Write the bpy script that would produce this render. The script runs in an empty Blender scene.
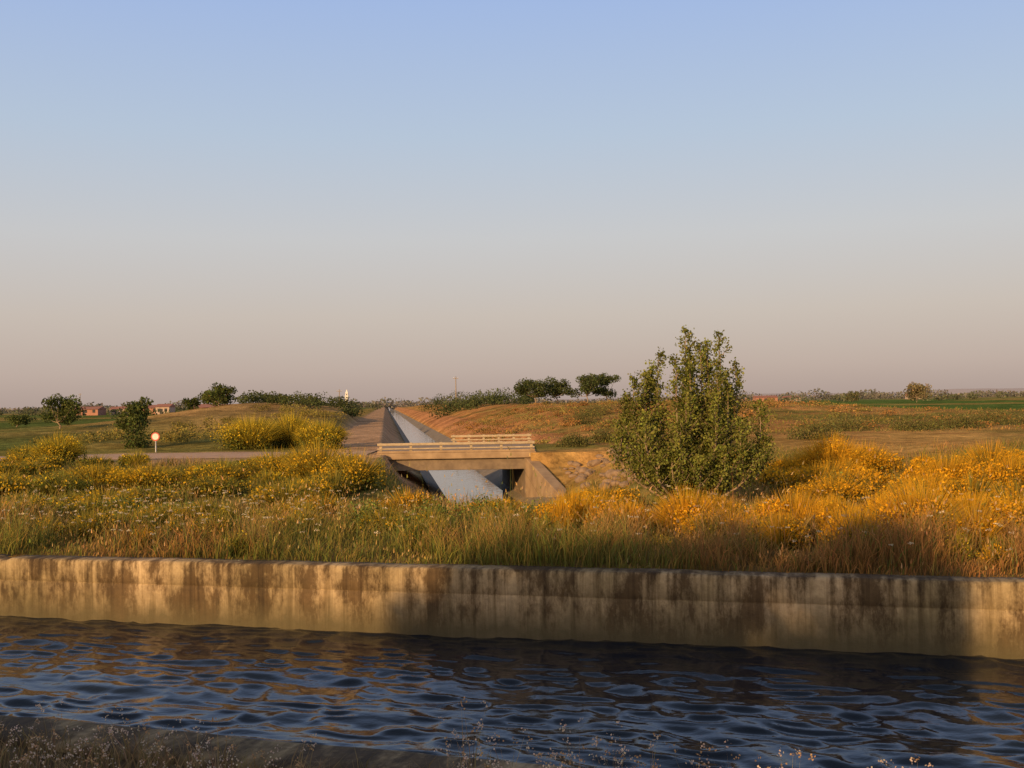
import bpy, math, numpy as np
from mathutils import Matrix, Vector
rng=np.random.default_rng(7)
S=bpy.context.scene
S.view_settings.view_transform='Standard'; S.view_settings.look='None'; S.view_settings.exposure=0
K=0.1176
SUN_EL=math.radians(14); SUN_AZ=math.radians(212)

# ---------------------------------------------------------------- helpers
RT=np.random.default_rng(3).random((256,256))
def vn(x,y,o=0):
    x=np.asarray(x,float)+o*17.3; y=np.asarray(y,float)+o*9.1
    xi=np.floor(x).astype(int); yi=np.floor(y).astype(int); fx=x-xi; fy=y-yi
    fx=fx**3*(fx*(fx*6-15)+10); fy=fy**3*(fy*(fy*6-15)+10)
    a=RT[xi%256,yi%256]; b=RT[(xi+1)%256,yi%256]; c=RT[xi%256,(yi+1)%256]; d=RT[(xi+1)%256,(yi+1)%256]
    return (a*(1-fx)+b*fx)*(1-fy)+(c*(1-fx)+d*fx)*fy
def fbm(x,y,o=0,n=4):
    s=0;a=.5
    for i in range(n):
        s=s+a*vn(x*2**i,y*2**i,o+i*3.7); a*=.5
    return s/(1-.5**n)
def sm(a,b,x):
    t=np.clip((np.asarray(x,float)-a)/(b-a),0,1); return t*t*(3-2*t)
def mixc(a,b,t):
    return a*(1-t[:,None])+b*t[:,None]
def link(o,parent=None):
    S.collection.objects.link(o)
    if parent: o.parent=parent
    return o
def rawmesh(name,V,loops,starts,cols=None,mat=None,smooth=False,parent=None):
    me=bpy.data.meshes.new(name)
    V=np.asarray(V,np.float32)
    me.vertices.add(len(V)); me.vertices.foreach_set('co',V.ravel())
    me.loops.add(len(loops)); me.loops.foreach_set('vertex_index',np.asarray(loops,np.int32))
    me.polygons.add(len(starts)); me.polygons.foreach_set('loop_start',np.asarray(starts,np.int32))
    if smooth: me.polygons.foreach_set('use_smooth',np.ones(len(starts),bool))
    me.update(calc_edges=True)
    if cols is not None:
        ca=me.color_attributes.new(name='Col',type='FLOAT_COLOR',domain='POINT')
        c=np.ones((len(V),4),np.float32); c[:,:3]=np.clip(cols,0,1); ca.data.foreach_set('color',c.ravel())
    if mat: me.materials.append(mat)
    return link(bpy.data.objects.new(name,me),parent)
def grid_mesh(name,P,cols=None,mat=None,smooth=True,parent=None):
    n,m=P.shape[:2]
    i=np.arange(n*m).reshape(n,m)
    q=np.stack([i[:-1,:-1],i[:-1,1:],i[1:,1:],i[1:,:-1]],-1).reshape(-1)
    return rawmesh(name,P.reshape(-1,3),q,np.arange(0,len(q),4),cols,mat,smooth,parent)
def empty(name,loc=(0,0,0)):
    e=bpy.data.objects.new(name,None); e.location=loc; return link(e)
def pymesh(name,V,F,mat=None,parent=None,bevel=0,smooth=False):
    me=bpy.data.meshes.new(name); me.from_pydata([tuple(v) for v in V],[],F); me.update()
    if mat: me.materials.append(mat)
    if smooth:
        for p in me.polygons: p.use_smooth=True
    o=link(bpy.data.objects.new(name,me),parent)
    if bevel:
        b=o.modifiers.new('b','BEVEL'); b.width=bevel; b.segments=2
    return o
def prism(name,quad,z0,z1,mat,parent=None,bevel=0.02):
    z0=z0 if hasattr(z0,'__len__') else [z0]*4; z1=z1 if hasattr(z1,'__len__') else [z1]*4
    V=[(q[0],q[1],z) for q,z in zip(quad,z0)]+[(q[0],q[1],z) for q,z in zip(quad,z1)]
    F=[(3,2,1,0),(4,5,6,7)]+[(i,(i+1)%4,4+(i+1)%4,4+i) for i in range(4)]
    return pymesh(name,V,F,mat,parent,bevel)
def box(name,x0,x1,y0,y1,z0,z1,mat,parent=None,bevel=0.01):
    return prism(name,[(x0,y0),(x1,y0),(x1,y1),(x0,y1)],z0,z1,mat,parent,bevel)
def tube_geo(path,rad,sides=6):
    path=np.asarray(path,float); V=[];F=[]
    n=len(path)
    for i in range(n):
        d=path[min(i+1,n-1)]-path[max(i-1,0)]; d/=np.linalg.norm(d)+1e-9
        a=np.cross(d,[0.3,1,0.1]); a/=np.linalg.norm(a)+1e-9; b=np.cross(d,a)
        for k in range(sides):
            t=2*math.pi*k/sides; V.append(path[i]+rad[i]*(math.cos(t)*a+math.sin(t)*b))
    for i in range(n-1):
        for k in range(sides):
            F.append((i*sides+k,i*sides+(k+1)%sides,(i+1)*sides+(k+1)%sides,(i+1)*sides+k))
    F.append(tuple(range((n-1)*sides,n*sides)))
    return V,F
def tubes(name,lst,mat,parent=None,sides=6):
    V=[];F=[]
    for p,r in lst:
        v,f=tube_geo(p,r,sides); o=len(V); V+=v; F+=[tuple(i+o for i in q) for q in f]
    return pymesh(name,V,F,mat,parent,smooth=True)
def blades(P,h,w,lean,cb,ct,bend=.5):
    N=len(P); a=rng.random(N)*math.pi; s=np.stack([np.cos(a),np.sin(a),0*a],1)*w[:,None]*.5
    up=np.stack([0*h,0*h,h],1); L=np.zeros((N,3)); L[:,:2]=lean
    mid=P+up*.55+L*.3; tip=P+up*(1-.15*np.linalg.norm(lean,axis=1)/np.maximum(h,1e-3))[:,None]+L
    V=np.stack([P-s,P+s,mid-s*.8,mid+s*.8,tip],1)
    cm=cb*.45+ct*.55
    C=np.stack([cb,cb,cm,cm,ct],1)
    return V.reshape(-1,3),C.reshape(-1,3)
def blade_mesh(name,parts,mat,parent=None):
    V=np.concatenate([p[0] for p in parts]);C=np.concatenate([p[1] for p in parts]); N=len(V)//5
    b=(np.arange(N)*5)[:,None]
    loops=(b+np.array([0,1,3,2,2,3,4])).ravel()
    st=((np.arange(N)*7)[:,None]+np.array([0,4])).ravel()
    return rawmesh(name,V,loops,st,C,mat,parent=parent)
def quads(P,size,asp=1.0,upbias=0.0):
    N=len(P); n=rng.normal(size=(N,3)); n[:,2]+=upbias; n/=np.linalg.norm(n,axis=1)[:,None]
    r=rng.normal(size=(N,3)); a=np.cross(n,r); a/=np.linalg.norm(a,axis=1)[:,None]; b=np.cross(n,a)
    size=np.broadcast_to(size,(N,))[:,None]*.5
    V=np.stack([P-a*size,P-b*size*asp,P+a*size,P+b*size*asp],1)
    return V.reshape(-1,3)
def quad_mesh(name,V,C,mat,parent=None):
    N=len(V)//4
    return rawmesh(name,V,np.arange(N*4),np.arange(N)*4,np.repeat(C,4,axis=0),mat,parent=parent)

# ---------------------------------------------------------------- materials
def newmat(name):
    m=bpy.data.materials.new(name); m.use_nodes=True; nt=m.node_tree; nt.nodes.clear()
    out=nt.nodes.new('ShaderNodeOutputMaterial'); return m,nt,out
def leafmat(name,trans=.3):
    m,nt,out=newmat(name); N=nt.nodes.new; L=nt.links.new
    a=N('ShaderNodeAttribute'); a.attribute_name='Col'
    d=N('ShaderNodeBsdfDiffuse'); t=N('ShaderNodeBsdfTranslucent'); mx=N('ShaderNodeMixShader'); mx.inputs[0].default_value=trans
    L(a.outputs['Color'],d.inputs[0]); L(a.outputs['Color'],t.inputs[0]); L(d.outputs[0],mx.inputs[1]); L(t.outputs[0],mx.inputs[2]); L(mx.outputs[0],out.inputs[0])
    return m
def pmat(name,c1,c2,scale=6,rough=.85,bump=.3,detail=6,stretch=(1,1,1),metal=0):
    m,nt,out=newmat(name); N=nt.nodes.new; L=nt.links.new
    tc=N('ShaderNodeTexCoord'); mp=N('ShaderNodeMapping'); mp.inputs['Scale'].default_value=stretch
    no=N('ShaderNodeTexNoise'); no.inputs['Scale'].default_value=scale; no.inputs['Detail'].default_value=detail; no.inputs['Roughness'].default_value=.65
    cr=N('ShaderNodeValToRGB'); cr.color_ramp.elements[0].position=.3; cr.color_ramp.elements[1].position=.7
    cr.color_ramp.elements[0].color=(*c1,1); cr.color_ramp.elements[1].color=(*c2,1)
    p=N('ShaderNodeBsdfPrincipled'); p.inputs['Roughness'].default_value=rough; p.inputs['Metallic'].default_value=metal
    bp=N('ShaderNodeBump'); bp.inputs['Strength'].default_value=bump; bp.inputs['Distance'].default_value=.05
    L(tc.outputs['Object'],mp.inputs[0]); L(mp.outputs[0],no.inputs[0]); L(no.outputs[0],cr.inputs[0]); L(cr.outputs[0],p.inputs['Base Color'])
    L(no.outputs[0],bp.inputs['Height']); L(bp.outputs[0],p.inputs['Normal']); L(p.outputs[0],out.inputs[0])
    return m
M_leaf=leafmat('foliage',.3); M_grass=leafmat('grass_blades',.35)
M_bark=pmat('bark',(.16,.11,.07),(.36,.27,.18),8,stretch=(1,1,.3))
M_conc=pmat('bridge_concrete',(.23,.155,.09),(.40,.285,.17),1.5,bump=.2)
M_conc_d=pmat('bridge_concrete_dark',(.13,.095,.065),(.26,.195,.13),2,bump=.2)  # darker tone of the bridge concrete
M_rail=pmat('weathered_rail_paint',(.30,.235,.145),(.46,.37,.25),5,rough=.6,bump=.05)
M_lining=pmat('canal_lining_concrete',(.13,.11,.08),(.22,.18,.13),.8,bump=.15)
M_dirt=pmat('dirt',(.38,.235,.14),(.55,.36,.22),1.2,bump=.5,detail=10)
M_rock=pmat('rock',(.16,.11,.065),(.30,.21,.14),3,bump=.5)
M_white=pmat('white_render',(.62,.6,.56),(.78,.76,.72),3,bump=.05)
M_brick=pmat('red_brick_wall',(.32,.15,.10),(.40,.20,.14),.6,bump=.1)
M_plaster=pmat('pale_plaster',(.36,.27,.22),(.46,.36,.29),.6,bump=.1)
M_tile=pmat('roof_tile',(.26,.11,.075),(.34,.16,.11),1,bump=.1)
M_dark=pmat('dark_opening',(.03,.03,.03),(.05,.05,.05),3,bump=0)
M_red=pmat('sign_red',(.45,.04,.03),(.55,.06,.04),3,rough=.4,bump=0)
M_pole=pmat('pole_wood',(.20,.16,.12),(.34,.28,.22),4)
M_steel=pmat('galvanised_post',(.32,.32,.32),(.45,.45,.45),8,rough=.5,bump=.02,metal=.3)

def ground_mat():
    m,nt,out=newmat('ground_soil_and_grass'); N=nt.nodes.new; L=nt.links.new
    a=N('ShaderNodeAttribute'); a.attribute_name='Col'; tc=N('ShaderNodeTexCoord')
    n1=N('ShaderNodeTexNoise'); n1.inputs['Scale'].default_value=1.3; n1.inputs['Detail'].default_value=12; n1.inputs['Roughness'].default_value=.7
    n2=N('ShaderNodeTexNoise'); n2.inputs['Scale'].default_value=.12; n2.inputs['Detail'].default_value=8; n2.inputs['Roughness'].default_value=.65
    mr=N('ShaderNodeMapRange'); mr.inputs[1].default_value=.3; mr.inputs[2].default_value=.7; mr.inputs[3].default_value=.45; mr.inputs[4].default_value=1.55
    mr2=N('ShaderNodeMapRange'); mr2.inputs[1].default_value=.35; mr2.inputs[2].default_value=.65; mr2.inputs[3].default_value=.65; mr2.inputs[4].default_value=1.35
    L(tc.outputs['Object'],n1.inputs[0]); L(tc.outputs['Object'],n2.inputs[0]); L(n1.outputs[0],mr.inputs[0]); L(n2.outputs[0],mr2.inputs[0])
    mu=N('ShaderNodeMath'); mu.operation='MULTIPLY'; L(mr.outputs[0],mu.inputs[0]); L(mr2.outputs[0],mu.inputs[1])
    vm=N('ShaderNodeVectorMath'); vm.operation='SCALE'; L(a.outputs['Color'],vm.inputs[0]); L(mu.outputs[0],vm.inputs['Scale'])
    d=N('ShaderNodeBsdfDiffuse'); L(vm.outputs[0],d.inputs[0])
    bp=N('ShaderNodeBump'); bp.inputs['Strength'].default_value=.9; bp.inputs['Distance'].default_value=.2; L(n1.outputs[0],bp.inputs['Height']); L(bp.outputs[0],d.inputs['Normal'])
    L(d.outputs[0],out.inputs[0]); return m
M_ground=ground_mat()

def canal_wall_mat(name,dark=1.0):
    m,nt,out=newmat(name); N=nt.nodes.new; L=nt.links.new
    tc=N('ShaderNodeTexCoord'); sep=N('ShaderNodeSeparateXYZ'); L(tc.outputs['Object'],sep.inputs[0])
    def noise(sc,st,det=5,ro=.6):
        mp=N('ShaderNodeMapping'); mp.inputs['Scale'].default_value=st; n=N('ShaderNodeTexNoise'); n.inputs['Scale'].default_value=sc; n.inputs['Detail'].default_value=det; n.inputs['Roughness'].default_value=ro
        L(tc.outputs['Object'],mp.inputs[0]); L(mp.outputs[0],n.inputs[0]); return n
    def ramp(src,p0,p1,c0,c1):
        r=N('ShaderNodeValToRGB'); r.color_ramp.elements[0].position=p0; r.color_ramp.elements[1].position=p1
        r.color_ramp.elements[0].color=(*c0,1); r.color_ramp.elements[1].color=(*c1,1); L(src,r.inputs[0]); return r
    def mixm(a,b,f=None,fv=1,mode='MULTIPLY'):
        x=N('ShaderNodeMix'); x.data_type='RGBA'; x.blend_type=mode
        if f: L(f,x.inputs[0])
        else: x.inputs[0].default_value=fv
        L(a,x.inputs[6]); L(b,x.inputs[7]); return x.outputs[2]
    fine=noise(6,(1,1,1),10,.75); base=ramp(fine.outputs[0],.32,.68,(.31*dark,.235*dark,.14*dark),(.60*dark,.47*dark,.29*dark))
    st=noise(1.0,(1.5,1,.6),10,.72); s1=ramp(st.outputs[0],.46,.55,(.22,.17,.11),(1,1,1))
    st2=noise(1.0,(6,1,.28),7,.66); s2=ramp(st2.outputs[0],.40,.52,(.34,.29,.20),(1,1,1))
    st3=noise(1.0,(16,1,.6),5,.65); s3b=ramp(st3.outputs[0],.38,.52,(.62,.57,.48),(1,1,1))
    blob=noise(.45,(1,1,.8),6,.6); s3=ramp(blob.outputs[0],.38,.62,(.52,.52,.42),(1.05,1.02,.98))
    c=mixm(base.outputs[0],s1.outputs[0],fv=.9); c=mixm(c,s2.outputs[0],fv=.75); c=mixm(c,s3b.outputs[0],fv=.6); c=mixm(c,s3.outputs[0])
    ad=N('ShaderNodeMath'); ad.operation='MULTIPLY_ADD'; L(st.outputs[0],ad.inputs[0]); ad.inputs[1].default_value=-.8; L(sep.outputs[2],ad.inputs[2])
    mr=N('ShaderNodeMapRange'); mr.inputs[1].default_value=-1.22; mr.inputs[2].default_value=-.80; mr.inputs[3].default_value=.9; mr.inputs[4].default_value=0; L(ad.outputs[0],mr.inputs[0])
    rgb=N('ShaderNodeRGB'); rgb.outputs[0].default_value=(.085,.072,.034,1)
    c=mixm(c,rgb.outputs[0],f=mr.outputs[0],mode='MIX')
    p=N('ShaderNodeBsdfPrincipled'); p.inputs['Roughness'].default_value=.9; L(c,p.inputs['Base Color'])
    bp=N('ShaderNodeBump'); bp.inputs['Strength'].default_value=.6; bp.inputs['Distance'].default_value=.03; L(fine.outputs[0],bp.inputs['Height']); L(bp.outputs[0],p.inputs['Normal'])
    L(p.outputs[0],out.inputs[0]); return m

def water_mat(name,base,bs,dist,st):
    m,nt,out=newmat(name); N=nt.nodes.new; L=nt.links.new
    p=N('ShaderNodeBsdfPrincipled'); p.inputs['Base Color'].default_value=(*base,1); p.inputs['Roughness'].default_value=.04; p.inputs['IOR'].default_value=1.34
    tc=N('ShaderNodeTexCoord'); mp=N('ShaderNodeMapping'); mp.inputs['Scale'].default_value=st; n=N('ShaderNodeTexNoise'); n.inputs['Scale'].default_value=bs; n.inputs['Detail'].default_value=3
    bp=N('ShaderNodeBump'); bp.inputs['Strength'].default_value=1; bp.inputs['Distance'].default_value=dist
    L(tc.outputs['Object'],mp.inputs[0]); L(mp.outputs[0],n.inputs[0]); L(n.outputs[0],bp.inputs['Height']); L(bp.outputs[0],p.inputs['Normal']); L(p.outputs[0],out.inputs[0]); return m

# ---------------------------------------------------------------- terrain
def wall_y(x): return 13.835-.262*x
def near_y(x): return 6.5-.33*x
def H(x,y):
    x=np.asarray(x,float); y=np.asarray(y,float); u=x+K*y
    t=y-wall_y(np.clip(x,-40,40))
    z0=(fbm(x*.12,y*.12,1)-.5)*.5*sm(2,10,t)*(1-.8*sm(42,46,y)*(1-sm(60,66,y)))
    z0=z0-.12*sm(3,12,t)*(1-sm(60,90,y))
    z0=z0+(fbm(x*.5,y*.5,91)-.5)*.35*sm(60,70,y)*(1-sm(160,260,y))
    z0=z0+2.7*np.exp(-((x+34)/14)**2-((y-150)/35)**2)+.6*np.exp(-((x+20)/7)**2-((y-105)/25)**2)
    z0=z0+1.75*sm(64,120,y)*sm(9,20,u)*(1-sm(32,75,u))*(1-sm(500,900,y))
    z0=z0+.35*sm(30,60,y)*sm(12,20,u)*(1-sm(60,120,y))
    z0=z0*(1-sm(500,900,y))
    z0=np.where((y>44)&(y<62)&(u<0)&(u>-60),z0*.2-.18,z0)
    us=[-6,-4,-.2,.7,2.85,3.2,5.9,6.2,8.0,10.5,13]; zs=[0,-.25,-.25,-1.2,-2.5,-3.1,-3.1,-2.5,-1.2,-.1,0]
    c=sm(24,37,y)*(y<2400)
    pc=np.interp(u,us,zs); w=np.clip(np.maximum((-4-u)/2,(u-10.5)/2.5),0,1)
    z=z0*(w*c+(1-c))+pc*c
    b=((y>49.6)&(y<60.6)&(u>6.6)&(u<14))|((y>49.6)&(y<60.6)&(u<.0)&(u>-2))
    z=np.where(b,np.maximum(z,-.17),z)
    uw=6.75+(50-y)/6*.9; wt=-.5-(50-y)/6*1.4
    z=np.where((y>44)&(y<=49.6)&(u>uw)&(u<14),np.maximum(z,wt-.08),z)
    return z
def arr_geo(a,b,d0,g):
    o=[a]; d=d0
    while o[-1]<b: o.append(o[-1]+d); d*=g
    return o
ug=sorted(set([-round(v,3) for v in arr_geo(14,3500,.6,1.04)]+[round(v,3) for v in arr_geo(17,3500,.6,1.04)]+list(np.round(np.arange(-14,17,.45),3))+[-6,-4,-.2,.7,2.85,3.2,5.9,6.2,6.6,6.75,8.0,10.5]))
U=np.array(ug); uc=np.clip(U,-40,40)
rows=[]
for k in arr_geo(.0,60,.3,1.15)[::-1]:
    yy=(6.5-.5-.33*uc)/(1-.33*K)-k; xx=U-K*yy
    rows.append(np.stack([xx,yy,.5*sm(.3,4,k)*np.ones_like(U)-.03+(fbm(xx*.6,yy*.6,5)-.5)*.1],1))
yy=(6.5-.25-.33*uc)/(1-.33*K); rows.append(np.stack([U-K*yy,yy,0*U-2.2],1))
def fary(r):
    s=1-sm(14,34,r) if r>13.9 else 1.0
    return (r-.262*s*uc)/(1-.262*K*s)
yy=fary(13.835)+.15; rows.append(np.stack([U-K*yy,yy,0*U-2.2],1))
rr=[14.03]+list(np.arange(14.4,43,.45))+list(np.arange(43,64,.35))+arr_geo(64.4,4500,.6,1.022)
for r in rr:
    yy=fary(r)+(.05 if r<14.1 else 0); xx=U-K*yy
    rows.append(np.stack([xx,yy,H(xx,yy)-.02],1))
P=np.stack(rows,0)
X=P[...,0].ravel();Y=P[...,1].ravel();UU=X+K*Y
n1=fbm(X*.08,Y*.08,2); n2=fbm(X*.35,Y*.35,4); n3=fbm(X*.02,Y*.006,6); n4=fbm(X*.05,Y*.03,8)
def col(r,g,b): return np.array([[r,g,b]])
C=np.repeat(col(.20,.135,.055),len(X),0)
straw=col(.44,.27,.09); olive=col(.20,.175,.05); red=col(.42,.195,.075); green=col(.105,.14,.038); dirt=col(.46,.295,.175)
C=mixc(C,mixc(np.repeat(straw,len(X),0),olive,sm(.38,.56,n1)),sm(18,30,Y))
C=mixc(C,col(.33,.235,.07),sm(60,70,Y)*sm(.45,.6,n4)*.7)
C=mixc(C,red,sm(.5,.62,n2)*sm(40,60,Y)*.5*(UU>6))
C=mixc(C,red,sm(64,75,Y)*sm(7,9,UU)*(1-sm(24,40,UU))*(.15+.6*sm(.4,.6,n2)))
hillm=np.exp(-((X+32)/17)**2-((Y-150)/45)**2)
C=mixc(C,green,sm(63,70,Y+8*n1)*(1-sm(-24,-18,X+Y*.10))*(1-np.clip(1.3*hillm,0,1))*(.8+.2*sm(.4,.55,n4)))
C=mixc(C,col(.38,.23,.10),np.clip(hillm*1.2,0,1)*.75)
C=mixc(C,col(.10,.16,.04),sm(140,150,Y+10*n1)*sm(24,34,X-.05*Y))
C=mixc(C,straw,sm(230,250,Y)*sm(.50,.56,n3)*.6)
C=mixc(C,dirt,sm(40,46,Y)*(1-sm(1200,1800,Y))*sm(-5,-3.8,UU)*(1-sm(1.2,2.4,UU)))
C=mixc(C,dirt,.8*sm(43.5,46,Y+2*n2)*(1-sm(57,60,Y+3*n2))*(UU<1)*(1-sm(20,26,-X)))
C=mixc(C,col(.30,.22,.13),sm(60,64,Y)*sm(1.2,1.6,UU)*(1-sm(2.6,2.8,UU))*.8)
C=mixc(C,col(.42,.20,.10),sm(58,64,Y)*sm(6.6,8,UU)*(1-sm(10,12,UU))*.8)
C=mixc(C,col(.31,.28,.19),sm(350,1800,Y)*.8)  # aerial haze painted into the ground colour with distance
C=mixc(C,col(.18,.13,.075),1-sm(8,13,Y))
grid_mesh('ground',P,C,M_ground,True)

xs=np.arange(-70,-6.0,.8); prof=np.linspace(0,1,9)
R=[]
for x in xs:
    w=5.2+1.6*math.sin(x*.3)*.3
    y0=50.4+(-x-6)*.02+.5*math.sin(x*.21)
    yy=y0+prof*w; z=H(x+0*yy,yy)+.02; z[0]-=.06; z[-1]-=.06
    R.append(np.stack([x+0*yy,yy,z],1))
grid_mesh('dirt_road',np.stack(R,1),None,M_dirt,True)

yl=np.array(list(np.arange(36,64,1.0))+arr_geo(64,2500,2,1.06))
def strip(us,zs,name,mat,yl):
    us=np.array(us);zs=np.array(zs)
    P=np.stack([np.stack([us-K*y,0*us+y,zs],1) for y in yl],0)
    return grid_mesh(name,P,None,mat,False)
e=empty('irrigation_canal_lining')
a=strip([2.05,2.85,3.2],[-1.97,-2.44,-2.7],'left_slope',M_lining,yl); a.parent=e
a=strip([5.9,6.2,7.2],[-2.7,-2.44,-1.74],'right_slope',M_lining,yl[(yl<49)|(yl>61)]); a.parent=e
M_w2=water_mat('calm_canal_water',(.05,.06,.065),1.6,.012,(1,1,1))
strip([2.5,4,6.5],[-2.5]*3,'distant_canal_water',M_w2,np.array(list(np.arange(34,64,2.0))+arr_geo(64,2500,4,1.08)))

# ---------------------------------------------------------------- main canal
M_wall=canal_wall_mat('stained_canal_concrete'); M_wall2=canal_wall_mat('stained_shaded_near_concrete',.8)  # near wall's base colour is darkened to stand in for shade
def canal_wall(name,x0,x1,fy,thick,mat,sgn,ztop):
    slope=(fy(1)-fy(0)); ang=math.atan(slope); Lc=math.cos(ang)
    n=int((x1-x0)/.07); s=np.linspace(x0/Lc,x1/Lc,n)
    prof=[(0,-2.2),(0,-.9),(0,-.5),(0,-.335),(.012*sgn,-.325),(0,-.315),(0,-.2),(0,-.045),(sgn*.02,-.008),(sgn*.06,0),(sgn*thick*.5,.004),(sgn*(thick-.03),0),(sgn*thick,-.03),(sgn*thick,-1)]
    rowsP=[]
    for j,(d,z) in enumerate(prof):
        jit=(fbm(s*3,0*s+z*2,11)-.5)*.022+sgn*.012*(np.abs((s/3.7)%1-.5)>.495)
        chip=-.03*sm(.68,.78,fbm(s*2.2,0*s,17,5))*(z>-.1)
        rowsP.append(np.stack([s,d+jit+0*s,z+ztop+chip+(fbm(s*1.2,0*s,13)-.5)*.025*(z>-.1)],1))
    P=np.stack(rowsP,0)
    if sgn<0: P=P[::-1]
    o=grid_mesh(name,P[::-1],None,mat,False); o.rotation_euler=(0,0,ang); o.location=(0,fy(0),0)
    return o
canal_wall('concrete_canal_wall',-34,34,wall_y,.38,M_wall,1,0.0)
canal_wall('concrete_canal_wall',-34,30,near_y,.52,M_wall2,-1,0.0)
gx=np.concatenate([np.arange(-34,-12,.25),np.arange(-12,12,.045),np.arange(12,34,.25)])
v=np.linspace(0,1,230)
XX=np.repeat(gx[None,:],len(v),0); YA=near_y(gx)-.15; YB=wall_y(gx)+.15; YY=YA[None]*(1-v[:,None])+YB[None]*v[:,None]
wx=XX+.35*(fbm(XX*.8,YY*.8,21,2)-.5); wy=YY+.3*(fbm(XX*.8,YY*.8,25,2)-.5)+.28*XX
def ridge(n): return 1-np.abs(2*n-1)
h=.036*vn(wx*2.2,wy*3.8,31)+.034*ridge(vn(wx*3.0,wy*5.2,35))+.007*vn(wx*7.0,wy*11,37)+.03*vn(wx*.6,wy*1.2,39)
ZZ=-.90+h-.02
M_w=water_mat('rippled_canal_water',(.008,.013,.022),10,.003,(1,1.6,1))
grid_mesh('canal_water',np.stack([XX,YY,ZZ],-1),None,M_w,True)

# ---------------------------------------------------------------- bridge
def ux(u,y): return (u-K*y,y)
br=empty('concrete_bridge')
F0=50.0;B0=60.0
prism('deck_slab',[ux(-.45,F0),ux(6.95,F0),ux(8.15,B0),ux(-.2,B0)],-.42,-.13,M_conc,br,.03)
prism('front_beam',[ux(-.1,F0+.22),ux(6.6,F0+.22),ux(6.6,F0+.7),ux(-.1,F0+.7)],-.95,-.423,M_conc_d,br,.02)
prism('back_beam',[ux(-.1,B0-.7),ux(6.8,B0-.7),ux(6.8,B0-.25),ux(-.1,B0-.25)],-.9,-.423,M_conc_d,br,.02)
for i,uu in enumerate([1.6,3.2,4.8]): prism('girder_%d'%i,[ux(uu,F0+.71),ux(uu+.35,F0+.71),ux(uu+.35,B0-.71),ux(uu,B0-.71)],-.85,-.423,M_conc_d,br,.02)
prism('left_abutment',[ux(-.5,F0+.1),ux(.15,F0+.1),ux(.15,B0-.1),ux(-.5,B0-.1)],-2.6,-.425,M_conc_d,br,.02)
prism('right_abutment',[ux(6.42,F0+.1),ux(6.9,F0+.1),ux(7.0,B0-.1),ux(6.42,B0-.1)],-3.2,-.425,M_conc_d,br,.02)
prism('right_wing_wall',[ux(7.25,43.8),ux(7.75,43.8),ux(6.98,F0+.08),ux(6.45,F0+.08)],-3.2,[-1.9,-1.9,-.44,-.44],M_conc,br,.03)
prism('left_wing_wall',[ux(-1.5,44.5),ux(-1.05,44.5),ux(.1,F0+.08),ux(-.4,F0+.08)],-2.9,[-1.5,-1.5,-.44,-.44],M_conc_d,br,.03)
prism('front_kerb',[ux(-.4,F0+.03),ux(6.9,F0+.03),ux(6.9,F0+.33),ux(-.4,F0+.33)],-.128,-.02,M_conc,br,.02)
prism('back_kerb',[ux(3.6,B0-.35),ux(8.05,B0-.35),ux(8.05,B0-.05),ux(3.6,B0-.05)],-.128,-.02,M_conc,br,.02)
def rail(nm,u0,u1,y,zt):
    prism(nm+'_top',[ux(u0,y),ux(u1,y),ux(u1,y+.09),ux(u0,y+.09)],zt-.12,zt,M_rail,br,.02)
    prism(nm+'_low',[ux(u0,y+.01),ux(u1,y+.01),ux(u1,y+.07),ux(u0,y+.07)],zt-.30,zt-.23,M_rail,br,.02)
    n=6
    for i in range(n):
        uu=u0+.1+(u1-u0-.3)*i/(n-1); prism(nm+'_post_%d'%i,[ux(uu,y+.095),ux(uu+.12,y+.095),ux(uu+.12,y+.2),ux(uu,y+.2)],-.018,zt+.02,M_rail,br,.01)
rail('front_rail',-.4,6.9,F0+.08,.34); rail('back_rail',3.6,8.05,B0-.32,.38)

import bmesh
bm=bmesh.new()
for i in range(90):
    y=rng.uniform(39,49.5); u=rng.uniform(7.9,11.5); x=u-K*y; r=rng.uniform(.08,.26)
    z=float(H(x,y)); m=Matrix.Translation((x,y,z+.15*r))@Matrix.Rotation(rng.random()*6,4,'Z')@Matrix.Diagonal((1.3*r,r,.75*r,1))
    res=bmesh.ops.create_icosphere(bm,subdivisions=2,radius=1,matrix=m)
    for vv in res['verts']:
        f=.75+.5*float(vn(vv.co.x*5,vv.co.y*5+vv.co.z*4,i)); vv.co=Vector((x,y,z))+(vv.co-Vector((x,y,z)))*f
me=bpy.data.meshes.new('rocks'); bm.to_mesh(me); bm.free(); me.materials.append(M_rock); link(bpy.data.objects.new('rock_pile',me))

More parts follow.
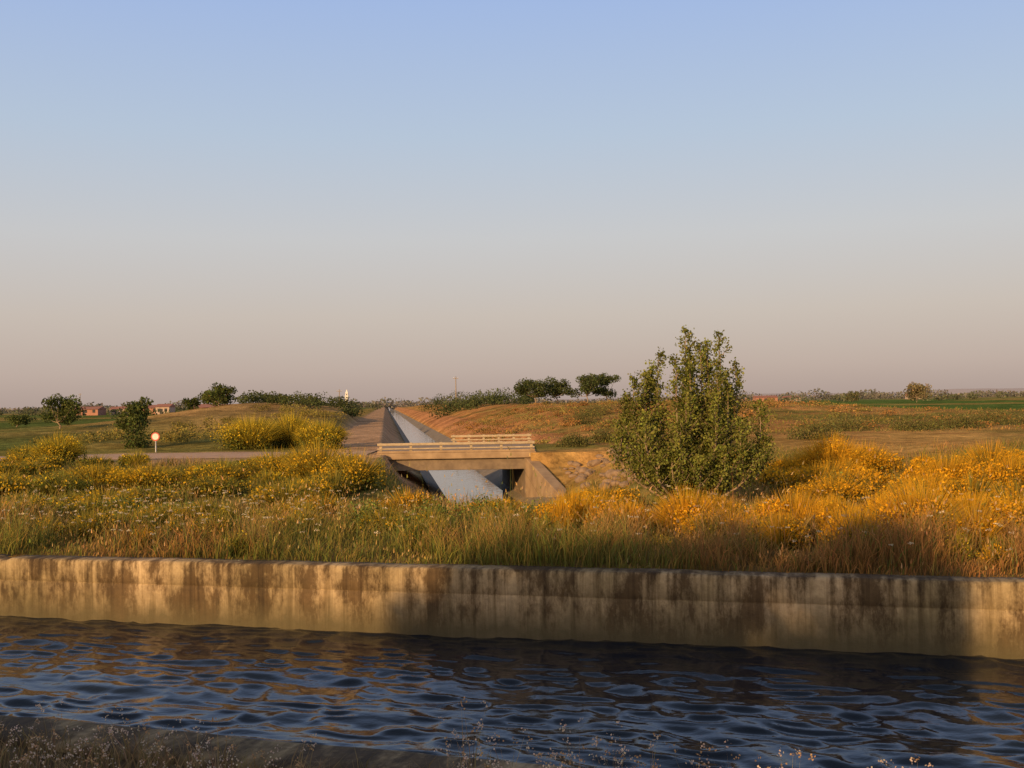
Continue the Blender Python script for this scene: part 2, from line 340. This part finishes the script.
# ---------------------------------------------------------------- vegetation
def jitter(c,n,s=.25):
    return np.clip(np.asarray(c)[None]*(1+rng.normal(0,s,(n,1)))*(1+rng.normal(0,s*.3,(n,3))),0,1)
def meadow(n,ymin,ymax,hm,wm,stem=False):
    k=int(n*1.9)
    y=ymin+(ymax-ymin)*rng.random(k); hw=y*.54+3; x=(rng.random(k)*2-1)*hw
    t=y-wall_y(x); ok=(t>.30); u=x+K*y
    ok&=~((u>1.5)&(u<7.5)&(y>34)); ok&=~((y>46)&(y<60)&(u<8))
    ok&=~((y>58)&(x+.10*y<-17)); ok&=~((y>58)&(u<3))
    dn=fbm(x*.6,y*.6,51); ok&=(rng.random(k)<sm(.3,.6,dn)+.18+.5*(t<1.5))
    x=x[ok][:n];y=y[ok][:n];t=t[ok][:n]; N=len(x)
    g=fbm(x*.35,y*.35,53); g2=fbm(x*1.3,y*1.3,57); g3=fbm(x*.5,y*.5,59)
    px=x/y
    h=hm*(.25+1.4*sm(.32,.72,g2))*(.5+.9*rng.random(N))*(.6+.4*sm(.2,1.2,t))*(1-.5*sm(2,5,t))*(.6+.8*sm(.3,.65,g3))
    straw=jitter((.58,.36,.13),N); redd=jitter((.50,.235,.085),N); grn=jitter((.18,.21,.05),N); ygr=jitter((.40,.32,.075),N)
    gf=.12+sm(.42,.58,g)*.8+.5*np.exp(-((px+.03)/.10)**2)*(y<24)+.2*(px<-.1)
    rf=np.clip(.65*(1-sm(.3,2.6,t))+.3*sm(.0,.35,px)+.7*(g2-.5),0,1)
    ct=mixc(straw,redd,rf); rsel=(rng.random(N)<np.clip(gf,0,1)).astype(float)
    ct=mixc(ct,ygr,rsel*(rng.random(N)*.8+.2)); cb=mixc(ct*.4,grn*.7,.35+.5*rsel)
    ct=mixc(ct,grn,(rsel*(rng.random(N)<.5)).astype(float))
    w=wm*(.6+.8*rng.random(N)); a=rng.random(N)*6.28; ln=h*(.15+.75*rng.random(N)**1.2)
    lean=np.stack([np.cos(a),np.sin(a)],1)*ln[:,None]+np.array([[.02,0]])
    Pp=np.stack([x,y,H(x,y)-.03],1)
    if stem: h=h*1.45
    return Pp,h,w,lean,cb,ct
parts=[]
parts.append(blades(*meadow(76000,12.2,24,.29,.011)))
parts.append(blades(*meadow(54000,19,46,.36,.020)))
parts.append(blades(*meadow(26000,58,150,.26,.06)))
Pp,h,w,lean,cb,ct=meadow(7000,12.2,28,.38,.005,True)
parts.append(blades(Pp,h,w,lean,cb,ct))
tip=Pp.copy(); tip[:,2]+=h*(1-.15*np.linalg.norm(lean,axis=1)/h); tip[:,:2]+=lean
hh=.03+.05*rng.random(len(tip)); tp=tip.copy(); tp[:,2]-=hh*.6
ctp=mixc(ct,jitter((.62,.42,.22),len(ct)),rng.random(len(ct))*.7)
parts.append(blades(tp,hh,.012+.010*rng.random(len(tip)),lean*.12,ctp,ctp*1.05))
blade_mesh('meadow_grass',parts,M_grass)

V=[];C=[];parts=[]
n=700; x=rng.uniform(-10,9,n); y=wall_y(x)+.6+7*rng.random(n)**1.3; keep=(x<-3)|(rng.random(n)<.35); x=x[keep];y=y[keep];n=len(x)
hh=.28+.35*rng.random(n); base=np.stack([x,y,H(x,y)],1); le=rng.normal(0,.05,(n,2))
parts.append(blades(base,hh,np.full(n,.008),le,jitter((.14,.18,.05),n),jitter((.25,.26,.09),n)))
tp=base.copy(); tp[:,2]+=hh; tp[:,:2]+=le
for k in range(14):
    a=rng.random(n)*6.28; r=.04*np.sqrt(rng.random(n)); q=tp.copy(); q[:,0]+=r*np.cos(a); q[:,1]+=r*np.sin(a); q[:,2]+=rng.normal(0,.006,n)
    V.append(quads(q,.016+.01*rng.random(n),1,1.5)); C.append(jitter((.62,.54,.38),n,.12))
e=empty('wild_carrot_flowers'); quad_mesh('umbels',np.concatenate(V),np.concatenate(C),M_leaf,e); blade_mesh('stems',parts,M_grass,e)

def broom(x,y,rx,ry,hz,nf=4200,leaf=.05,tone=0,yellow=.6,name='broom_bush'):
    z=float(H(x,y))-.05
    nc=int(9+rx*6)
    cc=[]
    for i in range(nc):
        a=rng.random()*6.28; r=math.sqrt(rng.random())*.8; hh=(1-.5*r*r)*rng.uniform(.6,1.0)
        cc.append((r*math.cos(a)*rx,r*math.sin(a)*ry,hh*hz,rng.uniform(.24,.40)))
    cc=np.array(cc); idx=rng.integers(0,nc,nf); c=cc[idx]
    d=rng.normal(size=(nf,3)); d/=np.linalg.norm(d,axis=1)[:,None]; rad=(.45+.65*rng.random(nf)**.7)
    P=np.stack([c[:,0]+d[:,0]*rad*c[:,3]*rx,c[:,1]+d[:,1]*rad*c[:,3]*ry,c[:,2]*.68+d[:,2]*rad*c[:,3]*hz],1)
    drop=rng.random(nf)<.28; P[drop,2]*=rng.random(drop.sum()); P[:,2]=np.abs(P[:,2]); P+=np.array([[x,y,z]])
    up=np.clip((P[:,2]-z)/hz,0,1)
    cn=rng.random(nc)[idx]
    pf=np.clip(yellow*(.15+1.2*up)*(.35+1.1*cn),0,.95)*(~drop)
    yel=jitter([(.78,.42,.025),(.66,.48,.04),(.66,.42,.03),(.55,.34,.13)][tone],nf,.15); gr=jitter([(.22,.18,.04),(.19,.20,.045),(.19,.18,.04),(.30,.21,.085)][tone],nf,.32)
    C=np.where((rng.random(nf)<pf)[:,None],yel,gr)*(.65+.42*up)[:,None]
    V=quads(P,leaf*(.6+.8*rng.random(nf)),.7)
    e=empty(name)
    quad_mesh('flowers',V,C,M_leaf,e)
    nt=int(nf*.25); a=rng.random(nt)*6.28; r=np.sqrt(rng.random(nt)); bx=x+.4*r*np.cos(a)*rx; by=y+.4*r*np.sin(a)*ry
    hh=hz*(1.15-.45*r*r)*(.65+.5*rng.random(nt)); le=np.stack([np.cos(a)*rx*r*.65,np.sin(a)*ry*r*.65],1)
    cb=jitter((.13,.13,.03),nt); ct=np.where((rng.random(nt)<yellow*.8)[:,None],jitter([(.72,.40,.03),(.60,.45,.045),(.56,.38,.04),(.5,.3,.12)][tone],nt,.15),jitter((.24,.23,.055),nt))
    blade_mesh('twigs',[blades(np.stack([bx,by,z+0*bx],1),hh,np.full(nt,leaf*.35),le,cb,ct)],M_grass,e)
L=[
(-14.6,60.5,2.1,1.6,1.75,8000,.10,1,1.0),(-12.7,62,1.5,1.4,1.8,5500,.10,1,1.0),(-10.7,60.5,1.85,1.5,1.5,8000,.10,1,.95),
(-19.6,46.5,1.4,1.1,1.3,6000,.08,1,.8),(-21.5,48,1.2,1.0,.9,3000,.08,1,.5),
(-5.6,31,1.3,1.0,1.25,5500,.06,2,.9),(-7.2,33,1.2,1.0,1.1,4400,.06,2,.8),(-4.3,29.0,1,.8,1.05,3600,.06,2,.8),(-8.7,32,1.2,1,.75,3800,.06,2,.6),
(-10.4,31,1.4,1,.75,4400,.06,2,.8),(-12.4,32,1.5,1,.8,4400,.06,2,.8),(-14.6,31,1.3,.9,.6,3400,.06,2,.5),(-9.5,25,1.0,.8,.6,3000,.05,2,.6),(-5.2,24.5,.8,.7,.7,2800,.05,2,.6),
(-2.2,22.5,.8,.6,.60,3400,.045,0,.8),(-3.9,22,.7,.5,.55,2600,.045,0,.7),(-.3,21,.7,.5,.45,2600,.045,0,.8),
(1.0,17.9,.7,.5,.66,5600,.038,0,1.4),(1.85,17.5,.5,.4,.55,3600,.038,0,1.3),(2.75,17.3,.7,.5,.70,5600,.038,0,1.4),(4.35,16.8,.75,.5,.72,6000,.038,0,1.4),(5.2,17.2,.5,.4,.55,3600,.038,0,1.2),(3.5,18.3,.6,.5,.5,3000,.04,0,1),
(8.8,30,1.35,1,1.2,8000,.055,0,1.3),(10.1,31,1.2,.9,.95,5600,.055,0,1.1),
(6.1,16.3,.95,.65,.80,7600,.038,0,1.4),(7.2,17,.8,.6,.65,5400,.04,0,1.3),
(10.2,25.5,1.3,.9,.92,7000,.05,0,1.3),(11.8,25.5,1.2,.9,.92,6800,.05,0,1.1),(9.0,23.5,.9,.7,.7,5000,.05,0,1.1),(12.8,29,1.4,1,1.0,6000,.055,0,1),(9.2,18.5,.9,.6,.6,4400,.042,0,.9),
(1.9,24,1.0,.8,.5,3000,.055,0,.9),(7.4,25,1,.7,.6,3400,.05,0,1),(1.6,21,.8,.6,.5,3000,.045,0,1)]
r2=np.random.default_rng(21)
for i in range(38):
    y=r2.uniform(20,43); x=r2.uniform(-.52*y,-.10*y-1); s=r2.uniform(.5,1.25); L.append((x,y,s,s*.8,r2.uniform(.35,.75),int(1900*s+500),.03+.0011*y,2 if r2.random()<.7 else 1,r2.uniform(.2,.9)))
for i in range(34):
    y=r2.uniform(17,38); x=r2.uniform(.18*y,.54*y)
    if abs(x-4.15)<2 and y<25: continue
    s=r2.uniform(.5,1.2); L.append((x,y,s,s*.8,r2.uniform(.45,.8),int(2100*s+500),.03+.0011*y,0,r2.uniform(.4,1.3)))
for i in range(24):
    x=r2.uniform(.3,9); y=float(wall_y(x))+r2.uniform(2.6,6); s=r2.uniform(.25,.6)
    L.append((x,y,s,s*.8,r2.uniform(.4,.62),int(5200*s+400),.034,0,r2.uniform(.8,1.4)))
for i in range(22):
    x=r2.uniform(-9,0); y=float(wall_y(x))+r2.uniform(2.2,7); s=r2.uniform(.25,.6)
    L.append((x,y,s,s*.8,r2.uniform(.3,.55),int(4200*s+400),.034,2,r2.uniform(.2,.9)))
for b in L: broom(*b)
for i in range(90):
    x=r2.uniform(-9.5,8.5); y=float(wall_y(x))+r2.uniform(.8,7)
    s=r2.uniform(.14,.36); tn=int(r2.choice([0,1,2,3,3])); broom(x,y,s,s*.9,r2.uniform(.22,.50),int(2200*s+120),.026,tn,r2.uniform(.05,.7) if tn!=3 else r2.uniform(.4,.9),'weed_clump')
def shrub(name,x,y,rx,h,c,nf=2500,leaf=.06):
    z=float(H(x,y)); d=rng.normal(size=(nf,3)); d/=np.linalg.norm(d,axis=1)[:,None]; rad=rng.random(nf)**.4
    f=.7+.6*vn(d[:,0]*2+x,d[:,2]*2+d[:,1]*2+y,61)
    P=np.stack([x+d[:,0]*rad*rx*f,y+d[:,1]*rad*rx*f,z+np.abs(d[:,2]*rad*f)*h],1)
    quad_mesh(name,quads(P,leaf*(.6+.8*rng.random(nf)),.6),jitter(c,nf,.3),M_leaf)
for x,y,r,h in [(-1.3,17.8,.5,.55),(-2.5,18.3,.45,.5),(-.6,19,.5,.5),(.4,18.5,.4,.4),(-6.3,20,.5,.45),(-8,22,.6,.45)]: shrub('green_weed_shrub',x,y,r,h,(.18,.22,.055),1500,.045)
for x,y,r,h in [(19,62,1.6,.8),(22.5,60,1.9,.9),(26,63,1.5,.8),(30,68,2,.9),(14.5,52,1.4,.8),(5.4,82,1.5,1.2),(7,92,1.6,1.0),(17,90,2,.9),(3.2,56,.9,.6),(5,60,1,.7)]: shrub('olive_shrub',x,y,r,h,(.15,.145,.05),2600,.085)

def tree(name,x,y,h,cr,trunk_h,leaf,n,c,flat=.7,clumps=9,dz=0,tr=.1,zover=None):
    z=(float(H(x,y)) if zover is None else zover)-.05
    e=empty(name)
    lst=[]; top=np.array([x+rng.normal(0,.05*h),y,z+trunk_h])
    lst.append(([ (x,y,z),(x+.02*h,y,z+trunk_h*.5),top],[tr,tr*.8,tr*.65]))
    ch=h-trunk_h*.7; cz=z+trunk_h*.7+ch*.5
    P=[];Cc=[]
    for i in range(clumps):
        a=rng.random()*6.28; r=math.sqrt(rng.random())*.72; zz=rng.uniform(-.75,.75)*math.sqrt(max(0,1-r*r))
        c0=np.array([x+r*math.cos(a)*cr,y+r*math.sin(a)*cr,cz+zz*ch*.5])
        mid=(top+c0)/2+np.array([0,0,-.05*h]); lst.append(([top,mid,c0],[tr*.5,tr*.3,tr*.1]))
        k=n//clumps; d=rng.normal(size=(k,3)); d/=np.linalg.norm(d,axis=1)[:,None]; rad=rng.random(k)**.45
        rr=rng.uniform(.3,.5)*cr
        pp=c0+d*rad[:,None]*np.array([[rr,rr,rr*flat]]); P.append(pp)
        Cc.append(jitter(np.array(c)*rng.uniform(.7,1.3),k,.25))
    P=np.concatenate(P);Cc=np.concatenate(Cc)
    tubes('trunk_and_limbs',lst,M_bark,e); quad_mesh('crown',quads(P,leaf*(.6+.8*rng.random(len(P))),.7),Cc,M_leaf,e)
DG=(.09,.11,.033)
tree('small_tree',-44,105,3.3,2.1,.6,.22,3000,DG,.8,16); tree('small_tree',-23.0,66,3.3,1.35,.9,.16,2600,DG,.8,14); 
shrub('dark_shrub',-22.6,65,.8,1.5,DG,1200,.14)
tree('small_tree',-38,140,2.8,2.6,.5,.26,2400,DG,.7,13); tree('small_tree',-49,165,3.0,1.6,.5,.26,1400,DG); tree('small_tree',-41,150,2.2,2.4,.3,.26,1800,DG,.7,12)
tree('small_tree',-62,135,1.7,1.6,.3,.22,1200,DG)
UG=(.085,.105,.042)
tree('spreading_tree',3.2,150,4.0,3.0,1.1,.24,4200,UG,.7,18); tree('spreading_tree',6.3,152,3.9,2.5,1.1,.24,3200,UG,.7,15)
tree('spreading_tree',10.4,150,4.3,2.6,1.1,.24,3600,UG,.7,16); tree('spreading_tree',13.4,152,4.3,2.3,1.1,.24,3000,UG,.7,15)
tree('round_field_tree',131,350,6.8,4.3,1.4,.5,2600,(.24,.20,.11),.85,15); tree('round_field_tree',126,400,4.2,3.0,.8,.5,1200,(.15,.15,.08),.8,9)
def treemass(name,pts,leaf,c,per=150):
    P=[];C=[]
    for (x,y,r,h) in pts:
        z=float(H(x,y)); k=per; d=rng.normal(size=(k,3)); d/=np.linalg.norm(d,axis=1)[:,None]; rad=rng.random(k)**.4
        P.append(np.stack([x+d[:,0]*rad*r,y+d[:,1]*rad*r,z+h*.48+d[:,2]*rad*h*.55],1)); C.append(jitter(np.array(c)*rng.uniform(.75,1.25),k,.2))
    P=np.concatenate(P); quad_mesh(name,quads(P,leaf*(.6+.8*rng.random(len(P))),.8),np.concatenate(C),M_leaf)
pts=[(x+rng.normal(0,.5),200+rng.normal(0,6),rng.uniform(1.2,2.4),rng.uniform(1.4,3.4)) for x in np.arange(-13,4,.7)]+[(x,300+rng.normal(0,8),2.4,rng.uniform(2.4,4.2)) for x in np.arange(-24,-8,1.8)]
treemass('hedgerow_trees',pts,.3,(.085,.105,.042),220)
pts=[(x+rng.normal(0,.8),150+rng.normal(0,6),rng.uniform(1.0,2.2),rng.uniform(.8,1.9)) for x in np.arange(-38,-21.5,.8)]+[(x,175+rng.normal(0,5),1.8,rng.uniform(1.5,2.9)) for x in np.arange(-40,-25,1.0)]
treemass('hilltop_trees',pts,.26,(.085,.10,.038),220)
pts=[]
while len(pts)<60:
    d=rng.uniform(64,130); x=rng.uniform(-30,-11)
    if x+K*d<-5: pts.append((x,d,rng.uniform(.6,1.5),rng.uniform(.4,1.1)))
treemass('scrub_bushes',pts,.14,(.24,.20,.055),160)
pts=[]
while len(pts)<150:
    d=rng.uniform(62,135); u=rng.uniform(8.5,46)
    pts.append((u-K*d,d,rng.uniform(.5,1.7),rng.uniform(.2,.65)))
treemass('dry_scrub_bushes',pts[:90],.13,(.36,.20,.07),120); treemass('dry_scrub_bushes',pts[90:],.13,(.24,.20,.06),130)
pts=[(x,1000+rng.normal(0,60),rng.uniform(8,18),rng.uniform(3.,6.)*(1 if rng.random()<.8 else 1.6)) for x in np.arange(-640,660,5) if rng.random()<(.95 if x<-60 or x>330 else .85)]
treemass('distant_trees',pts,2.0,(.20,.19,.155),110)  # leaf colour paled to carry the distance haze
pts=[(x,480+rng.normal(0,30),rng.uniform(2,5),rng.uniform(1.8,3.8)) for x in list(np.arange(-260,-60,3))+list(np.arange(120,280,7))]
treemass('distant_trees',pts,.8,(.14,.15,.085),110)  # leaf colour slightly paled for haze
pts=[(x,220+rng.normal(0,14),rng.uniform(1.2,2.6),rng.uniform(1.,2.2)) for x in list(np.arange(-118,-45,3))]
treemass('field_hedge',pts,.36,(.11,.13,.05),140)
hx=np.linspace(-6000,7000,160); hh=10+42*fbm(hx*.0012,0*hx,71)*sm(-500,3500,hx)+14*fbm(hx*.002,0*hx+4,73)
Pq=np.stack([np.stack([hx,6500+0*hx,-5+0*hx],1),np.stack([hx,7000+0*hx,hh],1),np.stack([hx,9000+0*hx,hh*.5],1)],0)
M_hill=pmat('hazy_hill',(.42,.37,.35),(.46,.40,.38),.002,bump=0); grid_mesh('distant_hills',Pq,None,M_hill,True)  # distance haze is put into the hill's base colour
M_plain=pmat('hazy_plain',(.31,.27,.20),(.34,.30,.23),.004,bump=0)  # pale tan with haze mixed into the base colour
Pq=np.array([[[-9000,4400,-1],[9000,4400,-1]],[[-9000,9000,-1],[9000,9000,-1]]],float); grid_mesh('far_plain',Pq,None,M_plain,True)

def poplar(x,y):
    z=float(H(x,y))-.05; e=empty('poplar_tree'); lst=[];P=[];C=[]
    spec=[(-.15,.1,4.0),(.25,.0,3.75),(.75,.1,3.95),(-.62,.1,3.6),(-.95,-.1,3.1),(1.1,0,3.2),(.45,.3,3.5),(-.4,-.3,3.4),(0,-.4,3.2),(.75,-.35,3.0),(-1.35,.1,2.5),(1.45,.1,2.3),(1.6,-.1,1.5),(-1.65,-.1,1.6),(-1.5,.3,2.0),(-1.2,0,2.9),
          (-.7,.5,2.8),(.9,.6,2.7),(.1,.6,3.3),(-1.0,-.5,2.1),(.3,-.7,2.3),(-.35,-.75,1.9),(1.05,-.6,1.9),(.0,.1,3.6),(-.2,-.6,2.6),(.55,-.5,3.0),(.45,.1,3.75),(-.85,.1,3.2),(-.5,-.8,1.3),(.6,-.8,1.3),(1.3,-.4,1.3),(-1.2,-.4,1.4),(0,-.9,1.1),(-.8,-.8,1.2)]
    for (dx,dy,h) in spec:
        dx+=rng.normal(0,.05); h*=rng.uniform(.97,1.03)*.98
        b=np.array([x+dx*.18,y+dy*.2,z]); tp=np.array([x+dx,y+dy,z+h])
        path=[b+(tp-b)*t+np.array([dx*.36*math.sin(math.pi*t),dy*.3*math.sin(math.pi*t),0]) for t in np.linspace(0,1,7)]
        lst.append((path,[.035*(1-t)+.006 for t in np.linspace(0,1,7)]))
        k=int(560+700*h/3.9)
        nb=int(8+6*h)
        for j in range(nb):
            t=.06+.92*j/(nb-1); i=min(int(t*6),5); f=t*6-i; c0=path[i]*(1-f)+path[min(i+1,6)]*f
            a=rng.random()*6.28; rr=.52*(1-t)**.6*(.4+.9*rng.random())+.04
            tipb=c0+np.array([math.cos(a)*rr,math.sin(a)*rr,rr*1.1]); lst.append(([c0,(c0+tipb)/2+np.array([0,0,.02]),tipb],[.009,.006,.003]))
            m=int(k*1.5/nb); tt=rng.random(m)**.8
            q=c0+(tipb-c0)*tt[:,None]+rng.normal(0,1,(m,3))*np.array([[.08,.08,.09]])*(.55+.7*(1-t))
            P.append(q); C.append(jitter(np.array((.19,.205,.048))*rng.uniform(.5,1.35),m,.22))
    P=np.concatenate(P);C=np.concatenate(C); P[:,2]=np.maximum(P[:,2],z+.03)
    tubes('stems',lst,M_bark,e,5); quad_mesh('leaves',quads(P,.056*(.6+.7*rng.random(len(P))),.8),C,M_leaf,e)
poplar(3.98,24.2)

# --- trees behind the photographer (they throw the shade on the canal)
for (sx,L0,h,r) in [(-.1,29,7.4,1.6),(1.4,27,7.5,1.7),(2.8,28,7.9,2.0),(4.1,26,7.5,1.5)]:
    cx=sx+L0*math.sin(SUN_AZ); cy=wall_y(sx)+L0*math.cos(SUN_AZ)
    tree('bank_tree',cx,cy,h,r,2.6,.32,3000,DG,1.3,20,zover=.4)

# --- foreground dry weeds
parts=[];V=[];C=[]
n=7000; x=rng.uniform(-5.2,2.6,n); y=near_y(x)-.50-2.0*rng.random(n)**.8; z=.5*sm(.3,4,near_y(x)-.5-y)-.03
h=(.10+.18*rng.random(n))*(.5+.9*fbm(x*1.5,y*1.5,81)); a=rng.random(n)*6.28
ct=mixc(jitter((.44,.30,.16),n),jitter((.24,.20,.08),n),rng.random(n))
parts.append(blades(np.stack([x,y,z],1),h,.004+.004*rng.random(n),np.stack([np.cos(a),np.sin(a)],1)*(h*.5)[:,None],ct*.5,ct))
n=190; x=np.concatenate([rng.uniform(-5,-1.2,100),rng.uniform(-.4,2.2,90)]); y=near_y(x)-.65-1.0*rng.random(n); z=.5*sm(.3,4,near_y(x)-.5-y)-.03
h=np.where(x>-.5,.28,.16)+.22*rng.random(n)
for i in range(n):
    for k in range(6):
        b=np.array([[x[i],y[i],z[i]]]); hh=np.array([h[i]*rng.uniform(.6,1.1)]); le=rng.normal(0,.07,(1,2)); cc=jitter((.36,.26,.14),1)
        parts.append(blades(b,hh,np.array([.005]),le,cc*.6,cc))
        tpt=b+np.array([[le[0,0],le[0,1],hh[0]]]); m=7; q=tpt+rng.normal(0,.011,(m,3)); V.append(quads(q,.012,1)); C.append(jitter((.62,.50,.40) if k%3 else (.46,.30,.16),m,.15))
e=empty('dry_foreground_weeds'); blade_mesh('stems',parts,M_grass,e); quad_mesh('seed_heads',np.concatenate(V),np.concatenate(C),M_leaf,e)

# ---------------------------------------------------------------- buildings & furniture
def house(name,x,y,w,d,h,rh,wall,roof,nwin=3):
    e=empty(name); z=float(H(x,y))-.1
    box('walls',x-w/2,x+w/2,y,y+d,z,z+h,wall,e,0)
    V=[(x-w/2-.3,y-.4,z+h+.003),(x+w/2+.3,y-.4,z+h+.003),(x+w/2+.3,y+d+.4,z+h+.003),(x-w/2-.3,y+d+.4,z+h+.003),(x-w/2-.3,y+d/2,z+h+rh),(x+w/2+.3,y+d/2,z+h+rh)]
    pymesh('roof',V,[(0,1,5,4),(2,3,4,5),(0,4,3),(1,2,5),(3,2,1,0)],roof,e)
    for i in range(nwin):
        wx=x-w/2+w*(i+.5)/nwin; box('window_%d'%i,wx-.5,wx+.5,y-.05,y+.05,z+1.1,z+2.2,M_dark,e,0)
    box('door',x-w*.08-.5,x-w*.08+.5,y-.06,y+.04,z+.1,z+2.1,M_dark,e,0)
house('brick_farmhouse',-158,400,9,8,2.4,1.0,M_brick,M_tile); house('brick_farmhouse',-150,410,6,7,2.2,1.0,M_plaster,M_tile,2)
house('brick_barn',-134,400,12,9,2.4,1.1,M_brick,M_tile,4); house('brick_farmhouse',-128,395,5,7,2.8,1.1,M_plaster,M_tile,2)
house('brick_barn',-110,400,16,9,2.2,1.1,M_brick,M_tile,5); house('brick_farmhouse',-118,415,8,8,2.6,1.1,M_brick,M_tile)
house('brick_farmhouse',165,700,14,9,2.6,1.3,M_brick,M_tile); house('brick_barn',182,700,10,9,2.4,1.1,M_plaster,M_tile); house('brick_farmhouse',270,720,10,9,2.6,1.3,M_plaster,M_tile)
e=empty('church_tower'); x,y=-92,600
box('shaft',x-.9,x+.9,y,y+1.8,-1,7.2,M_white,e,.05); box('cornice',x-1.1,x+1.1,y-.2,y+2.0,7.203,7.5,M_white,e,.03); box('belfry',x-.7,x+.7,y+.2,y+1.6,7.503,8.8,M_white,e,.03)
box('bell_opening',x-.25,x+.25,y+.15,y+.22,7.7,8.5,M_dark,e,0)
pymesh('spire',[(x-.8,y+.1,8.803),(x+.8,y+.1,8.803),(x+.8,y+1.7,8.803),(x-.8,y+1.7,8.803),(x,y+.9,11)],[(0,1,4),(1,2,4),(2,3,4),(3,0,4),(3,2,1,0)],M_white,e)
def upole(x,y,h,r=.1):
    e=empty('utility_pole'); z=float(H(x,y))-.2
    tubes('mast',[([(x,y,z),(x,y,z+h*.5),(x,y,z+h)],[r,r*.85,r*.65])],M_pole,e,8)
    box('crossarm',x-.6,x+.6,y-r-.09,y-r-.003,z+h-.5,z+h-.38,M_pole,e,.01)
    for i,dx in enumerate((-.5,0,.5)): tubes('insulator_%d'%i,[([(x+dx,y-r-.05,z+h-.377),(x+dx,y-r-.05,z+h-.2)],[.04,.03])],M_white,e,8)
upole(-13,250,7.2,.16); upole(-40,250,6.0,.15); upole(-160,400,8.5,.15)
e=empty('round_road_sign'); x,y=-19.2,58.1; z=float(H(x,y))
tubes('post',[([(x,y,z-.1),(x,y,z+.95)],[.035,.035])],M_steel,e,10)
def disc(nm,r0,yy,th,mat):
    V=[];n=28
    for s in (0,1):
        for k in range(n): V.append((x+r0*math.cos(6.2832*k/n),yy+s*th,z+.82+r0*math.sin(6.2832*k/n)))
    F=[tuple(range(n)),tuple(range(2*n-1,n-1,-1))]+[(k,n+k,n+(k+1)%n,(k+1)%n) for k in range(n)]
    pymesh(nm,V,F,mat,e)
disc('red_rim',.23,y-.06,.02,M_red); disc('white_face',.17,y-.066,.005,M_white)

# ---------------------------------------------------------------- light
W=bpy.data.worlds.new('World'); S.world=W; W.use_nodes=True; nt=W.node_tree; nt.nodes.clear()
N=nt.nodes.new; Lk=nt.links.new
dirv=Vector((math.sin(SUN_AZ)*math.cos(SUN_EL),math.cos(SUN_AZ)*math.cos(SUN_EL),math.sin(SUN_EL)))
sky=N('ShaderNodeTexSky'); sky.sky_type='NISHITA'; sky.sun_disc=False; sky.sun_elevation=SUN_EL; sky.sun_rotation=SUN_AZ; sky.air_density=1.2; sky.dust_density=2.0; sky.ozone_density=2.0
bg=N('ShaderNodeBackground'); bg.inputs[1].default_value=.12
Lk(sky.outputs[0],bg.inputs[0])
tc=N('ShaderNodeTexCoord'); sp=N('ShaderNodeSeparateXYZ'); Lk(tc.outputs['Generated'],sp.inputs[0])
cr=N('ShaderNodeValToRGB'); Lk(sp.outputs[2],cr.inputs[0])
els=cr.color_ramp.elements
stops=[(0.0,(.46,.355,.315)),(.03,(.54,.43,.38)),(.08,(.60,.515,.46)),(.15,(.60,.59,.595)),(.24,(.49,.58,.71)),(.36,(.37,.50,.80)),(.6,(.16,.20,.29)),(1,(.12,.14,.18))]
els[0].position=stops[0][0]; els[0].color=(*stops[0][1],1); els[1].position=1; els[1].color=(*stops[-1][1],1)
for p,c in stops[1:-1]:
    q=els.new(p); q.color=(*c,1)
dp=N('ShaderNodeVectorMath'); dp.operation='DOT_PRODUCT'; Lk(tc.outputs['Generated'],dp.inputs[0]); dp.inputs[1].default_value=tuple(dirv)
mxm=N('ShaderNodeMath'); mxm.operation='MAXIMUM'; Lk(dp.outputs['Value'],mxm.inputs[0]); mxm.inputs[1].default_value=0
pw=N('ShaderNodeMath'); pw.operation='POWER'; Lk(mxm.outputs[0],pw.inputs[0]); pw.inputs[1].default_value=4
sc=N('ShaderNodeVectorMath'); sc.operation='SCALE'; sc.inputs[0].default_value=(1.0,.60,.22); Lk(pw.outputs[0],sc.inputs['Scale'])  # warm glow towards the sun, added to the sky to warm surfaces in shadow
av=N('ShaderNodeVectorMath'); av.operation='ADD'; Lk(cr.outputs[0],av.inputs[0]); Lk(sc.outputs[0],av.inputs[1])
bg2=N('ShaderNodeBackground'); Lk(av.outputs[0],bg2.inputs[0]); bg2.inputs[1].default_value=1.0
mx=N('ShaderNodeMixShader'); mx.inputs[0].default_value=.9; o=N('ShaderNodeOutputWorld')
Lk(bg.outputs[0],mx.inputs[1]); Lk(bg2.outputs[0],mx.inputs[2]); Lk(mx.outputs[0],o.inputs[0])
sd=bpy.data.lights.new('sun','SUN'); sd.energy=5.0; sd.angle=math.radians(.7); sd.color=(1,.61,.26)
so=link(bpy.data.objects.new('sun',sd))
so.rotation_euler=dirv.to_track_quat('Z','Y').to_euler(); so.location=dirv*60
# ---------------------------------------------------------------- camera
cd=bpy.data.cameras.new('camera'); cam=link(bpy.data.objects.new('camera',cd)); cd.sensor_width=36; cd.lens=36*1080/1024; cd.clip_end=20000; cd.clip_start=.05
cam.matrix_world=Matrix.Translation((0,0,2.14))@Matrix.Rotation(math.radians(90+.98),4,'X')@Matrix.Rotation(math.radians(-.95),4,'Z')
S.camera=cam
